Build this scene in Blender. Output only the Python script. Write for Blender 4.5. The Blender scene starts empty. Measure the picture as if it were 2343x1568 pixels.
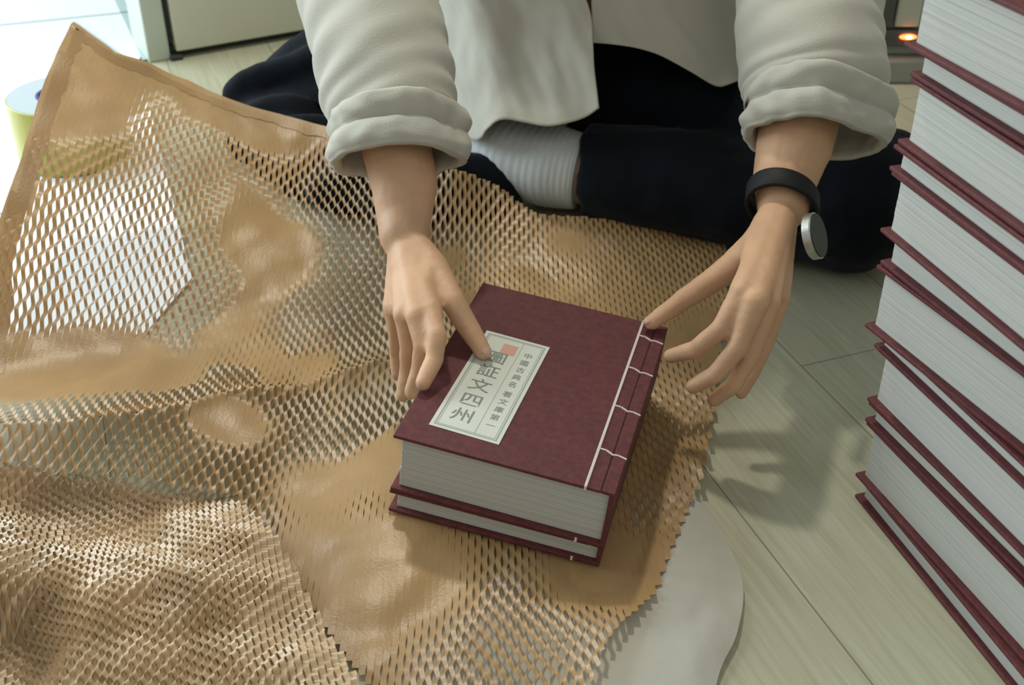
import bpy, bmesh, math, random
import numpy as np
from mathutils import Vector, Matrix, noise
from math import sin, cos, tan, radians, pi, atan2, sqrt

C = bpy.context.scene.collection
SC = bpy.context.scene
random.seed(4)

# ------------------------------------------------------------------ camera
CAM_H, PITCH, FPX = 0.78, radians(34), 2700.0
cd = bpy.data.cameras.new('camera'); cam = bpy.data.objects.new('camera', cd); C.objects.link(cam)
cam.location = (0, 0, CAM_H); cam.rotation_euler = (pi/2 - PITCH, 0, 0)
cd.sensor_width = 36; cd.lens = 36*FPX/2343; cd.clip_start = .02; cd.clip_end = 50
cd.dof.use_dof = True; cd.dof.focus_distance = 1.12; cd.dof.aperture_fstop = 8.0
SC.camera = cam

# ------------------------------------------------------------------ world, lights, exposure
SC.view_settings.view_transform = 'Standard'; SC.view_settings.look = 'None'
SC.view_settings.gamma = 1; SC.view_settings.use_curve_mapping = False
SC.view_settings.exposure = 0.0
w = bpy.data.worlds.new('world'); SC.world = w; w.use_nodes = True
w.node_tree.nodes['Background'].inputs['Color'].default_value = (.95, 1.0, .93, 1)
w.node_tree.nodes['Background'].inputs['Strength'].default_value = .37

def area(name, loc, target, sx, sy, power, col):
    l = bpy.data.lights.new(name, 'AREA'); l.shape = 'RECTANGLE'; l.size = sx; l.size_y = sy
    l.energy = power; l.color = col
    o = bpy.data.objects.new(name, l); C.objects.link(o); o.location = loc
    o.rotation_euler = (Vector(target) - Vector(loc)).to_track_quat('-Z', 'Y').to_euler()
    return o
area('window_daylight', (-2.25, 2.0, 1.15), (-.5, 1.25, .1), 1.7, 1.9, 82, (.80, .93, 1.0))
area('ceiling_lamp', (-.30, 2.05, 2.3), (.25, 1.2, 0), .16, .16, 22, (1.0, .95, .82))
area('room_fill', (.3, -1.2, 2.4), (0, 1.2, 0), 1.4, 1.4, 12, (1.0, .96, .86))  # broad warm fill, high up behind the camera

# ------------------------------------------------------------------ helpers
fwd = Vector((0, cos(PITCH), -sin(PITCH))); upv = Vector((0, sin(PITCH), cos(PITCH))); rt = Vector((1, 0, 0))
def ray(px, py): return fwd + rt*((px-1171.5)/FPX) - upv*((py-784)/FPX)
def at(px, py, z=0.0):                      # the place seen at a pixel, at height z
    d = ray(px, py); t = (z-CAM_H)/d.z; return Vector((0, 0, CAM_H)) + d*t
def ad(px, py, y):                          # the place seen at a pixel, at distance y across the floor
    d = ray(px, py); return Vector((0, 0, CAM_H)) + d*(y/d.y)

def mesh_obj(name, verts, faces, mat=None, parent=None, smooth=False, loc=None):
    me = bpy.data.meshes.new(name); me.from_pydata([tuple(v) for v in verts], [], faces); me.update()
    o = bpy.data.objects.new(name, me); C.objects.link(o)
    if mat: me.materials.append(mat)
    if parent: o.parent = parent
    if smooth: me.polygons.foreach_set('use_smooth', [True]*len(me.polygons))
    if loc is not None: o.location = loc
    return o
def bm_obj(name, bm, mat=None, parent=None, smooth=False):
    me = bpy.data.meshes.new(name); bm.to_mesh(me); bm.free()
    o = bpy.data.objects.new(name, me); C.objects.link(o)
    if mat: me.materials.append(mat)
    if parent: o.parent = parent
    if smooth: me.polygons.foreach_set('use_smooth', [True]*len(me.polygons))
    return o
def box_bm(bm, lo, hi, bevel=0.0, seg=2, M=None):
    r = bmesh.ops.create_cube(bm, size=1)
    vs = r['verts']
    for v in vs:
        v.co = Vector([lo[i] + (v.co[i]+.5)*(hi[i]-lo[i]) for i in range(3)])
    if bevel:
        es = list({e for v in vs for e in v.link_edges})
        rr = bmesh.ops.bevel(bm, geom=es, offset=bevel, segments=seg, affect='EDGES', profile=.5)
        vs = list({v for f in rr['faces'] for v in f.verts} | {v for v in vs if v.is_valid})
    if M is not None:
        for v in vs: v.co = M @ v.co
    return vs
def box(name, lo, hi, mat, parent=None, bevel=0.0, M=None):
    bm = bmesh.new(); box_bm(bm, lo, hi, bevel, M=M); return bm_obj(name, bm, mat, parent)
def tag(o, label=None, cat=None, group=None, kind=None):
    if label: o['label'] = label
    if cat: o['category'] = cat
    if group: o['group'] = group
    if kind: o['kind'] = kind
    return o
def empty(name, loc=(0, 0, 0), rot=(0, 0, 0)):
    o = bpy.data.objects.new(name, None); C.objects.link(o); o.location = loc; o.rotation_euler = rot
    o.empty_display_size = .05
    return o
def bake(o):                                 # fold the modifiers into the mesh
    dg = bpy.context.evaluated_depsgraph_get(); dg.update()
    me = bpy.data.meshes.new_from_object(o.evaluated_get(dg)); old = o.data
    o.modifiers.clear(); o.data = me; me.name = o.name; bpy.data.meshes.remove(old)
    return o
def smooth(o): o.data.polygons.foreach_set('use_smooth', [True]*len(o.data.polygons)); return o

# ------------------------------------------------------------------ materials
def mat(name, col, rough=.6, spec=.5, noise_amt=0, noise_scale=20, bump=0, bump_scale=80, sheen=0, metal=0, emit=None, stretch=None):
    m = bpy.data.materials.new(name); m.use_nodes = True; nt = m.node_tree; b = nt.nodes['Principled BSDF']
    b.inputs['Base Color'].default_value = (*col, 1); b.inputs['Roughness'].default_value = rough
    b.inputs['Specular IOR Level'].default_value = spec; b.inputs['Metallic'].default_value = metal
    if sheen: b.inputs['Sheen Weight'].default_value = sheen
    if emit: b.inputs['Emission Color'].default_value = (*emit[:3], 1); b.inputs['Emission Strength'].default_value = emit[3]
    if noise_amt or bump:
        tc = nt.nodes.new('ShaderNodeTexCoord'); mp = nt.nodes.new('ShaderNodeMapping')
        nt.links.new(tc.outputs['Object'], mp.inputs[0])
        if stretch: mp.inputs['Scale'].default_value = stretch
    if noise_amt:
        n = nt.nodes.new('ShaderNodeTexNoise'); n.inputs['Scale'].default_value = noise_scale; n.inputs['Detail'].default_value = 5
        nt.links.new(mp.outputs[0], n.inputs['Vector'])
        r = nt.nodes.new('ShaderNodeValToRGB')
        r.color_ramp.elements[0].position = .3; r.color_ramp.elements[1].position = .7
        r.color_ramp.elements[0].color = (*[c*(1-noise_amt) for c in col], 1)
        r.color_ramp.elements[1].color = (*[min(1, c*(1+noise_amt)) for c in col], 1)
        nt.links.new(n.outputs[0], r.inputs[0]); nt.links.new(r.outputs[0], b.inputs['Base Color'])
    if bump:
        n2 = nt.nodes.new('ShaderNodeTexNoise'); n2.inputs['Scale'].default_value = bump_scale; n2.inputs['Detail'].default_value = 4
        nt.links.new(mp.outputs[0], n2.inputs['Vector'])
        bp = nt.nodes.new('ShaderNodeBump'); bp.inputs['Strength'].default_value = bump; bp.inputs['Distance'].default_value = .002
        nt.links.new(n2.outputs[0], bp.inputs['Height']); nt.links.new(bp.outputs[0], b.inputs['Normal'])
    return m
M_shirt = mat('shirt_cotton', (.45, .435, .37), .85, .2, .06, 9, .25, 500, sheen=.2)
M_trouser = mat('dark_navy_cloth', (.0035, .0055, .009), .85, .12, .3, 12, .3, 300, sheen=.05)
M_skin = mat('skin', (.56, .335, .20), .55, .35, .10, 14, .15, 260)
M_nail = mat('fingernail', (.55, .33, .25), .35, .5)
M_hair = mat('black_hair', (.012, .010, .009), .5, .4, .3, 60, .6, 300)
M_sock = mat('white_sock', (.50, .53, .53), .9, .2, .05, 30, .3, 400)
M_cover = mat('maroon_book_cloth', (.108, .026, .028), .58, .35, .22, 160, .35, 900)
M_thread = mat('white_thread', (.62, .55, .54), .8, .2)
M_label = mat('label_paper', (.62, .64, .57), .7, .3, .03, 20)
M_ink = mat('grey_ink', (.22, .25, .23), .7, .2)
M_inkline = mat('grey_border_ink', (.30, .34, .31), .7, .2)
M_stamp = mat('faded_red_stamp', (.62, .36, .28), .7, .2)
M_strap = mat('black_rubber', (.008, .008, .008), .6, .25)
M_case = mat('dark_watch_glass', (.035, .045, .04), .45, .3)
M_steel = mat('brushed_steel', (.55, .56, .52), .3, .5, metal=.9)
M_white = mat('pale_painted_panel', (.62, .62, .50), .5, .4, .03, 5)
M_frame = mat('grey_painted_frame', (.50, .55, .47), .5, .4, .03, 8)
M_gap = mat('dark_door_strip', (.03, .035, .03), .7)  # near-black strips at the gap round the door leaf
M_tile = mat('white_glazed_tile', (.85, .87, .88), .25, .5, .02, 4)
M_grout = mat('pale_tile_joint', (.42, .52, .52), .6)
M_tape_top = mat('tape_roll_side', (.46, .54, .58), .5, .4)
M_tape = mat('yellow_tape', (.42, .40, .06), .3, .5, .05, 20)
M_core = mat('purple_cardboard_core', (.10, .08, .32), .7, .3, .5, 60)
M_plastic = mat('grey_plastic', (.28, .30, .25), .45, .4, .05, 10)
M_plastic2 = mat('light_grey_plastic', (.46, .47, .40), .4, .4)
M_plastic3 = mat('dark_grey_plastic', (.07, .08, .07), .5, .4)
M_led = mat('red_indicator_light', (.9, .1, .02), .4, .3, emit=(1, .09, .02, 9))
M_hot = mat('orange_indicator_core', (1, .5, .2), .4, .3, emit=(1, .42, .12, 14))

def paper_mat(name, col, rough, transl, back=None):
    m = bpy.data.materials.new(name); m.use_nodes = True; nt = m.node_tree; b = nt.nodes['Principled BSDF']
    tc = nt.nodes.new('ShaderNodeTexCoord')
    n = nt.nodes.new('ShaderNodeTexNoise'); n.inputs['Scale'].default_value = 9; n.inputs['Detail'].default_value = 6
    r = nt.nodes.new('ShaderNodeValToRGB'); r.color_ramp.elements[0].position = .3; r.color_ramp.elements[1].position = .72
    r.color_ramp.elements[0].color = (*[c*.86 for c in col], 1); r.color_ramp.elements[1].color = (*[min(1, c*1.12) for c in col], 1)
    nt.links.new(tc.outputs['Object'], n.inputs['Vector']); nt.links.new(n.outputs[0], r.inputs[0])
    nt.links.new(r.outputs[0], b.inputs['Base Color'])
    b.inputs['Roughness'].default_value = rough; b.inputs['Specular IOR Level'].default_value = .5
    n2 = nt.nodes.new('ShaderNodeTexNoise'); n2.inputs['Scale'].default_value = 350; n2.inputs['Detail'].default_value = 3
    bp = nt.nodes.new('ShaderNodeBump'); bp.inputs['Strength'].default_value = .25; bp.inputs['Distance'].default_value = .001
    nt.links.new(tc.outputs['Object'], n2.inputs['Vector']); nt.links.new(n2.outputs[0], bp.inputs['Height']); nt.links.new(bp.outputs[0], b.inputs['Normal'])
    t = nt.nodes.new('ShaderNodeBsdfTranslucent'); nt.links.new(r.outputs[0], t.inputs['Color'])
    mx = nt.nodes.new('ShaderNodeMixShader'); mx.inputs[0].default_value = transl
    nt.links.new(b.outputs[0], mx.inputs[1]); nt.links.new(t.outputs[0], mx.inputs[2])
    nt.links.new(mx.outputs[0], nt.nodes['Material Output'].inputs[0])
    return m
M_kraft = paper_mat('kraft_honeycomb_paper', (.46, .285, .13), .36, .22)
M_kraft_sheen = paper_mat('kraft_honeycomb_paper_sheen', (.60, .44, .27), .28, .15)  # same kraft, its window sheen painted in as a paler base colour
M_tissue = paper_mat('white_tissue_paper', (.64, .62, .54), .6, .3)

def wood_mat():
    m = bpy.data.materials.new('pale_wood_floor'); m.use_nodes = True; nt = m.node_tree; b = nt.nodes['Principled BSDF']
    tc = nt.nodes.new('ShaderNodeTexCoord'); mp = nt.nodes.new('ShaderNodeMapping'); mp.inputs['Rotation'].default_value = (0, 0, radians(69.8))
    nt.links.new(tc.outputs['Object'], mp.inputs[0])
    mp2 = nt.nodes.new('ShaderNodeMapping'); mp2.inputs['Scale'].default_value = (7, 170, 1)
    nt.links.new(mp.outputs[0], mp2.inputs[0])
    n = nt.nodes.new('ShaderNodeTexNoise'); n.inputs['Scale'].default_value = 1.0; n.inputs['Detail'].default_value = 6; n.inputs['Roughness'].default_value = .6
    nt.links.new(mp2.outputs[0], n.inputs['Vector'])
    r = nt.nodes.new('ShaderNodeValToRGB'); r.color_ramp.elements[0].position = .3; r.color_ramp.elements[1].position = .7
    r.color_ramp.elements[0].color = (.35, .34, .235, 1); r.color_ramp.elements[1].color = (.46, .455, .345, 1)
    nt.links.new(n.outputs[0], r.inputs[0])
    # plank joints
    br = nt.nodes.new('ShaderNodeTexBrick'); mp3 = nt.nodes.new('ShaderNodeMapping'); mp3.inputs['Location'].default_value = (.3, .0655, 0)
    nt.links.new(mp.outputs[0], mp3.inputs[0]); nt.links.new(mp3.outputs[0], br.inputs['Vector'])
    br.inputs['Scale'].default_value = 1; br.inputs['Mortar Size'].default_value = .0010; br.inputs['Brick Width'].default_value = 1.25; br.inputs['Row Height'].default_value = .19
    br.inputs['Mortar Smooth'].default_value = .3
    br.inputs['Color1'].default_value = (1, 1, 1, 1); br.inputs['Color2'].default_value = (.93, .92, .89, 1); br.inputs['Mortar'].default_value = (.45, .44, .42, 1)
    mx = nt.nodes.new('ShaderNodeMix'); mx.data_type = 'RGBA'; mx.blend_type = 'MULTIPLY'; mx.inputs[0].default_value = 1
    nt.links.new(r.outputs[0], mx.inputs[6]); nt.links.new(br.outputs[0], mx.inputs[7]); nt.links.new(mx.outputs[2], b.inputs['Base Color'])
    b.inputs['Roughness'].default_value = .42
    bp = nt.nodes.new('ShaderNodeBump'); bp.inputs['Strength'].default_value = .15; bp.inputs['Distance'].default_value = .001
    nt.links.new(n.outputs[0], bp.inputs['Height']); nt.links.new(bp.outputs[0], b.inputs['Normal'])
    return m
M_wood = wood_mat()

def page_mat():                              # leaves of the text block: fine lines parallel to the covers
    m = bpy.data.materials.new('page_edges'); m.use_nodes = True; nt = m.node_tree; b = nt.nodes['Principled BSDF']
    tc = nt.nodes.new('ShaderNodeTexCoord'); mp = nt.nodes.new('ShaderNodeMapping'); mp.inputs['Scale'].default_value = (1.2, 1.2, 560)
    nt.links.new(tc.outputs['Object'], mp.inputs[0])
    n = nt.nodes.new('ShaderNodeTexNoise'); n.inputs['Scale'].default_value = 1; n.inputs['Detail'].default_value = 3
    nt.links.new(mp.outputs[0], n.inputs['Vector'])
    r = nt.nodes.new('ShaderNodeValToRGB'); r.color_ramp.elements[0].position = .28; r.color_ramp.elements[1].position = .6
    r.color_ramp.elements[0].color = (.42, .42, .38, 1); r.color_ramp.elements[1].color = (.51, .51, .475, 1)
    nt.links.new(n.outputs[0], r.inputs[0]); nt.links.new(r.outputs[0], b.inputs['Base Color'])
    b.inputs['Roughness'].default_value = .85; b.inputs['Specular IOR Level'].default_value = .2
    bp = nt.nodes.new('ShaderNodeBump'); bp.inputs['Strength'].default_value = .3; bp.inputs['Distance'].default_value = .0006
    nt.links.new(n.outputs[0], bp.inputs['Height']); nt.links.new(bp.outputs[0], b.inputs['Normal'])
    return m
M_page = page_mat()

# ------------------------------------------------------------------ room
D0 = at(342, 145); D1 = at(383, 131); D2 = at(690, 78)
o = mesh_obj('floor', [(-3, -.8, 0), (3, -.8, 0), (3, 4.5, 0), (-3, 4.5, 0)], [(0, 1, 2, 3)], M_wood); tag(o, kind='structure')
# white tiles beyond the doorway on the left, a thin slab laid level with the boards
edge_dir = (at(440, 640) - D0).normalized()
Q0 = D0 - Vector((.02, 0, 0)); Q1 = Q0 + edge_dir*2.4
E1, E2, E3 = at(440, 640), at(335, 765), at(0, 850)  # tiles stop short here; darker boards stand in for shaded floor
tv = [(-3, E3.y, 0), (E3.x, E3.y, 0), (E2.x, E2.y, 0), (E1.x, E1.y, 0), (Q0.x, Q0.y, 0), (Q0.x-.25, 4.4, 0), (-3, 4.4, 0)]
vs = [(x, y, .003) for x, y, z in tv] + [(x, y, -.01) for x, y, z in tv]
fs = [tuple(range(7)), tuple(range(13, 6, -1))] + [(i, i+7, (i+1) % 7+7, (i+1) % 7) for i in range(7)]
o = mesh_obj('floor_tiles', vs, fs, M_tile); tag(o, kind='structure')
def strip(name, a, b, wd, z, m, h=.0012):
    d = (b-a).normalized(); n = Vector((-d.y, d.x, 0))*wd/2
    p = [a-n, b-n, b+n, a+n]
    vs = [(q.x, q.y, z+h) for q in p] + [(q.x, q.y, z) for q in p]
    return tag(mesh_obj(name, vs, [(0, 1, 2, 3), (7, 6, 5, 4), (0, 4, 5, 1), (1, 5, 6, 2), (2, 6, 7, 3), (3, 7, 4, 0)], m), kind='structure')
strip('trim_1', at(262, -20), at(338, 140), .018, .003, M_grout)
strip('trim_2', at(-300, 92), at(330, 28), .005, .003, M_grout)
strip('trim_3', at(168, 55), at(345, 180), .010, .003, M_grout)
strip('trim_4', at(-200, 505), at(60, 490), .005, .003, M_grout)

# door leaf with its frame, standing across the back
dx = (D2 - D1).normalized(); dn = Vector((-dx.y, dx.x, 0))     # dn points away from the camera
F = Matrix(((dx.x, dn.x, 0, D0.x), (dx.y, dn.y, 0, D0.y), (0, 0, 1, 0), (0, 0, 0, 1)))
sx = (D1-D0).length
wall = box('wall_back', (sx+.62, .03, 0), (3.2, .15, 2.4), M_white, M=F); tag(wall, kind='structure')
o = box('trim_5', (0, 0, 0), (sx, .12, 2.1), M_frame, bevel=.003, M=F); tag(o, kind='structure')
o = box('trim_6', (sx, .012, 0), (sx+.62, .06, .02), M_gap, M=F); tag(o, kind='structure')
o = box('trim_7', (sx, .012, .03), (sx+.012, .06, 2.05), M_gap, M=F); tag(o, kind='structure')
dr = box('door_1', (sx+.012, -.004, .014), (sx+.615, .035, 2.04), M_white, bevel=.002, M=F); tag(dr, kind='structure')
o = box('trim_8', (sx-.002, -.012, 0), (sx+.02, .014, .008), M_gap, bevel=.002, M=F); tag(o, kind='structure')

# ------------------------------------------------------------------ grey appliance with a red light, behind on the right
A0 = at(2035, 193)
ap = empty('electric_appliance', A0)
tag(ap, 'grey plastic appliance with glowing red light, behind the tall book stack', 'appliance')
def apb(name, lo, hi, m, bv=.004): return box(name, lo, hi, m, ap, bevel=bv)
apb('base', (-.05, 0, 0), (.13, .12, .045), M_plastic, .006)
apb('body', (-.045, .02, .045), (.13, .11, .40), M_plastic, .006)
apb('side_rail', (-.034, .004, .10), (-.012, .02, .40), M_plastic3, .003)
apb('front_panel', (-.008, .006, .10), (.034, .02, .40), M_plastic2, .003)
apb('control_strip', (-.04, .004, .066), (.10, .02, .095), M_plastic3, .003)
bm = bmesh.new(); bmesh.ops.create_uvsphere(bm, u_segments=20, v_segments=10, radius=1)
for v in bm.verts: v.co = Vector((v.co.x*.015, v.co.y*.005, v.co.z*.0048)) + Vector((.018, .003, .084))
led = bm_obj('indicator_light', bm, M_led, ap, True); led['label'] = 'glowing red indicator light'
bm = bmesh.new(); bmesh.ops.create_uvsphere(bm, u_segments=16, v_segments=8, radius=1)
for v in bm.verts: v.co = Vector((v.co.x*.006, v.co.y*.003, v.co.z*.003)) + Vector((.018, -.0015, .085))
bm_obj('indicator_core', bm, M_hot, led, True)

# ------------------------------------------------------------------ tape roll
T0 = at(176, 352, .004)
tp = empty('tape_roll', T0)
tag(tp, 'wide roll of yellow packing tape with a purple core on the white tiles', 'tape')
def lathe(name, prof, m, parent, seg=64):
    vs = []; fs = []
    n = len(prof)
    for i in range(seg):
        a = 2*pi*i/seg
        for r, z in prof: vs.append((r*cos(a), r*sin(a), z))
    for i in range(seg):
        for k in range(n):
            fs.append((i*n+k, ((i+1) % seg)*n+k, ((i+1) % seg)*n+(k+1) % n, i*n+(k+1) % n))
    return mesh_obj(name, vs, fs, m, parent, False)
TR, TH = .083, .098
lathe('tape', [(TR, .001), (TR, TH-.001), (TR-.001, TH-.0004), (TR-.002, TH-.0004), (TR-.002, .001)], M_tape, tp)
o = lathe('wound_edge', [(.040, 0), (TR-.002, 0), (TR-.002, TH), (.040, TH)], M_tape_top, tp); o['label'] = 'white edge of the wound tape'
o = lathe('core', [(.036, .002), (.040, .002), (.040, TH+.001), (.036, TH+.001)], M_core, tp); o['label'] = 'purple printed cardboard core'

# ------------------------------------------------------------------ books
BW, BL = .203, .273                          # cover size
CT = .0036                                   # cover board
def text_block(th, side, seed, uneven=.0002):
    """leaves between the boards: a stack of stitched sections, slightly uneven at the edges"""
    rnd = random.Random(seed); bm = bmesh.new()
    n = max(2, int(round(th/.0075))); dz = th/n
    for i in range(n):
        j = rnd.uniform(-uneven, uneven); k = rnd.uniform(-uneven, uneven)
        box_bm(bm, (side+j, side*.8+k, CT+i*dz+.00008), (BW-.004+j*.5, BL-side*.8+k, CT+(i+1)*dz-.00008), .0004 if uneven > .0004 else .0001, 1)
    return bm
def make_book(th, seed, label, group, thread=True, titled=False):
    """local frame: x from fore-edge to spine, y along the book, z up; th = whole thickness"""
    r = empty('bound_book'); tag(r, label, 'book', group)
    inner = th-2*CT
    bm_obj('text_block', text_block(inner, .007, seed, .0005 if thread else .00012), M_page, r)
    box('back_cover', (0, 0, 0), (BW, BL, CT), M_cover, r, bevel=.0008)
    bm = bmesh.new()
    box_bm(bm, (0, 0, th-CT), (BW-.0255, BL, th), .0008, 2)
    if thread:                                # hinge groove beside the stitched strip
        box_bm(bm, (BW-.026, 0, th-CT), (BW-.0125, BL, th-.0004), .0006, 2)
        box_bm(bm, (BW-.0110, 0, th-CT), (BW+.0005, BL, th-.0002), .0008, 2)
        box_bm(bm, (BW-.0130, .001, th-CT), (BW-.0108, BL-.001, th-.0016), 0)
    else:
        box_bm(bm, (BW-.035, 0, th-CT), (BW, BL, th), .0008, 2)
    bm_obj('front_cover', bm, M_cover, r)
    box('spine', (BW-.0042, .001, CT*.6), (BW+.0002, BL-.001, th-CT*.6), M_cover, r, bevel=.0008)
    if thread:
        bm = bmesh.new(); tw = .0011; X = BW-.026
        z0 = th-.0006
        box_bm(bm, (X-tw*1.2, .0008, z0), (X+tw*1.2, BL-.0008, z0+.0013), .0004, 2)
        def wav(y, pts):
            for (xa, ya), (xb, yb) in zip(pts[:-1], pts[1:]):
                a = Vector((xa, y+ya, 0)); b = Vector((xb, y+yb, 0)); d = (b-a); nn = Vector((-d.y, d.x, 0)).normalized()*.00085
                q = [a-nn-d*.04, b-nn+d*.04, b+nn+d*.04, a+nn-d*.04]
                f0 = [bm.verts.new((p.x, p.y, z0-.0006)) for p in q]; f1 = [bm.verts.new((p.x, p.y, z0+.0010)) for p in q]
                bm.faces.new(f1); bm.faces.new(f0[::-1])
                for i in range(4): bm.faces.new((f0[i], f0[(i+1) % 4], f1[(i+1) % 4], f1[i]))
        for f in (.20, .445, .685, .90):
            wav(BL*f, [(X, 0), (X+.007, -.0004), (X+.0135, -.0042), (X+.019, -.0036), (X+.0263, -.0056)])
        # over the head and tail of the boards
        for y0, y1 in ((-.0006, .0008), (BL-.0008, BL+.0006)):
            box_bm(bm, (X-tw, y0, z0-CT), (X+tw, y1, z0+.0012), .0002, 1)
            box_bm(bm, (X-tw, y0, -.0004), (X+tw, y1, CT+.0005), .0002, 1)
        bm_obj('binding_thread', bm, M_thread, r)['label'] = 'white thread stitched along the spine'
    return r

def text_mesh(ch, size):
    cu = bpy.data.curves.new('glyph', 'FONT'); cu.body = ch; cu.size = size; cu.align_x = 'CENTER'; cu.align_y = 'CENTER'; cu.offset = size*.006
    to = bpy.data.objects.new('glyph', cu); C.objects.link(to)
    dg = bpy.context.evaluated_depsgraph_get(); dg.update()
    me = bpy.data.meshes.new_from_object(to.evaluated_get(dg))
    bpy.data.objects.remove(to); return me

# the two books being wrapped: pose of the pile (small tilt, fore-edge side held up)
PX, PY, PZ = -.1160, .8285, .0095
RZ, RB = radians(-15.8), radians(6.1)
pile = Matrix.Translation((PX, PY, PZ)) @ Matrix.Rotation(RZ, 4, 'Z') @ Matrix.Rotation(RB, 4, 'Y')
TH_THIN, TH_THICK = .0265, .0665
lift = BW*sin(RB)
# lower thin book
b1 = make_book(TH_THIN, 3, 'thin maroon stitched book lying under the titled one on kraft paper', 'books being wrapped')
b1.matrix_world = Matrix.Translation((0, 0, lift)) @ pile @ Matrix.Rotation(radians(.9), 4, 'Z')
b2 = make_book(TH_THICK, 8, 'thick maroon stitched book with white title label, between the hands', 'books being wrapped', titled=True)
M2 = Matrix.Translation((0, 0, lift)) @ pile @ Matrix.Translation((.001, -.001, TH_THIN+.0012))
b2.matrix_world = M2
del b1['group'], b2['group']
# loose wavy leaf of the thin book is inside its block; title label on the thick one
lab_c = (.0245, .0255); LW, LL = .067, .163
ang = radians(-2.0)
LM = Matrix.Translation((lab_c[0], lab_c[1], TH_THICK+.0002)) @ Matrix.Rotation(ang, 4, 'Z')
lb = box('title_label', (0, 0, 0), (LW, LL, .0004), M_label, b2, M=LM); lb['label'] = 'white title label with grey columns of characters'
def frame_bm(bm, x0, y0, x1, y1, t, z):
    for lo, hi in (((x0, y0), (x1, y0+t)), ((x0, y1-t), (x1, y1)), ((x0, y0+t), (x0+t, y1-t)), ((x1-t, y0+t), (x1, y1-t))):
        box_bm(bm, (lo[0], lo[1], z), (hi[0], hi[1], z+.00012), 0, M=LM)
bm = bmesh.new()
frame_bm(bm, .0035, .0035, LW-.0035, LL-.0035, .0012, .0004)
frame_bm(bm, .0058, .0058, LW-.0058, LL-.0058, .0005, .0004)
box_bm(bm, (.0415, .0058, .0004), (.0420, LL-.0058, .00052), 0, M=LM)
bm_obj('label_border', bm, M_inkline, lb)
bm = bmesh.new()
def put(ch, x, y, size, sxy=1):
    me = text_mesh(ch, size); n0 = len(bm.verts); bm.from_mesh(me); bm.verts.ensure_lookup_table()
    for v in bm.verts[n0:]: v.co = LM @ Vector((x+v.co.x*sxy, y+v.co.y, .00056))
    bpy.data.meshes.remove(me)
for k, ch in enumerate('圖証文四州'):
    put(ch, .0235, .122-k*.0245, .0205, 1.1)
for k, ch in enumerate('中國古典名著文庫第一'):
    put(ch, .0515, .138-k*.0125-(.004 if k > 4 else 0), .0092)
bm_obj('characters', bm, M_ink, lb)
box('red_stamp', (.0235, .132, .0004), (.0385, .149, .00055), M_stamp, lb, M=LM)

# the tall stack on the right: thick and thin books in turn, spines away from us
SG = 'maroon books in the tall stack on the right'
levels = [(0.0, .0275, .343, -73.5), (.0275, .0675, .339, -71), (.0955, .0235, .337, -70), (.1195, .0600, .335, -71.2),
          (.1800, .0210, .331, -71.6), (.2015, .0645, .319, -67.0), (.2665, .0310, .3215, -69.6), (.2980, .0570, .316, -72.6),
          (.3555, .0235, .3135, -73.2), (.3795, .0565, .316, -73.6), (.4365, .0235, .3150, -72.4), (.4605, .0640, .306, -70.6)]
names = ['thin', 'thick']
ordin = ['bottom', 'second', 'third', 'fourth', 'fifth', 'sixth']
for i, (z, th, x, yaw) in enumerate(levels):
    k = i//2
    if i % 2 == 0:
        lab = ('thin maroon book at the very bottom of the tall stack, on the floor' if k == 0 else
               'thin maroon book, %s thin one up from the floor in the tall stack' % ordin[k] if k < 5 else
               'thin maroon book just under the topmost thick one of the tall stack')
    else:
        lab = ('thick maroon book with pale page edges, topmost of the tall stack' if k == 5 else
               'lowest thick maroon book in the tall stack, pale page edges facing left' if k == 0 else
               'thick maroon book, %s thick one up in the tall stack' % ordin[k])
    b = make_book(th-.0006, 20+i, lab, SG, thread=False)
    # local x (fore-edge to spine) runs to the right, local y runs away from the camera
    a = radians(yaw+90)
    ex = Vector((cos(a), sin(a), 0)); ey = Vector((-sin(a), cos(a), 0))
    far = Vector((x-.004, .883, z+.0003))
    org = far - ey*BL
    b.location = org; b.rotation_euler = (0, 0, a)
    if i == 5: b.rotation_euler = (0, 0, a)

# ------------------------------------------------------------------ honeycomb paper
def cr(pts, n):                               # Catmull-Rom through tuples of numbers
    P = [np.array(p, float) for p in pts]; P = [2*P[0]-P[1]]+P+[2*P[-1]-P[-2]]; out = []
    for i in range(1, len(P)-2):
        for k in range(n):
            t = k/n; a, b, c, d = P[i-1:i+3]
            out.append(.5*((2*b)+(c-a)*t+(2*a-5*b+4*c-d)*t*t+(3*b-a-3*c+d)*t**3))
    out.append(P[-2]); return out
class TPS:
    def __init__(s, pts, lam=1e-4):
        P = np.array(pts, float); s.c = P[:, :2]; n = len(P)
        K = s.k(np.linalg.norm(s.c[:, None]-s.c[None], axis=2)) + lam*np.eye(n)
        Q = np.c_[np.ones(n), s.c]
        A = np.block([[K, Q], [Q.T, np.zeros((3, 3))]])
        s.w = np.linalg.solve(A, np.r_[P[:, 2], 0, 0, 0])
    @staticmethod
    def k(r): return np.where(r > 1e-9, r*r*np.log(np.maximum(r, 1e-9)), 0)
    def __call__(s, X, Y):
        X = np.asarray(X, float); Y = np.asarray(Y, float); sh = X.shape; q = np.c_[X.ravel(), Y.ravel()]
        out = np.empty(len(q))
        for i in range(0, len(q), 20000):
            b = q[i:i+20000]; out[i:i+20000] = s.k(np.linalg.norm(b[:, None]-s.c[None], axis=2)) @ s.w[:-3] + s.w[-3] + b @ s.w[-2:]
        return out.reshape(sh)
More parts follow.
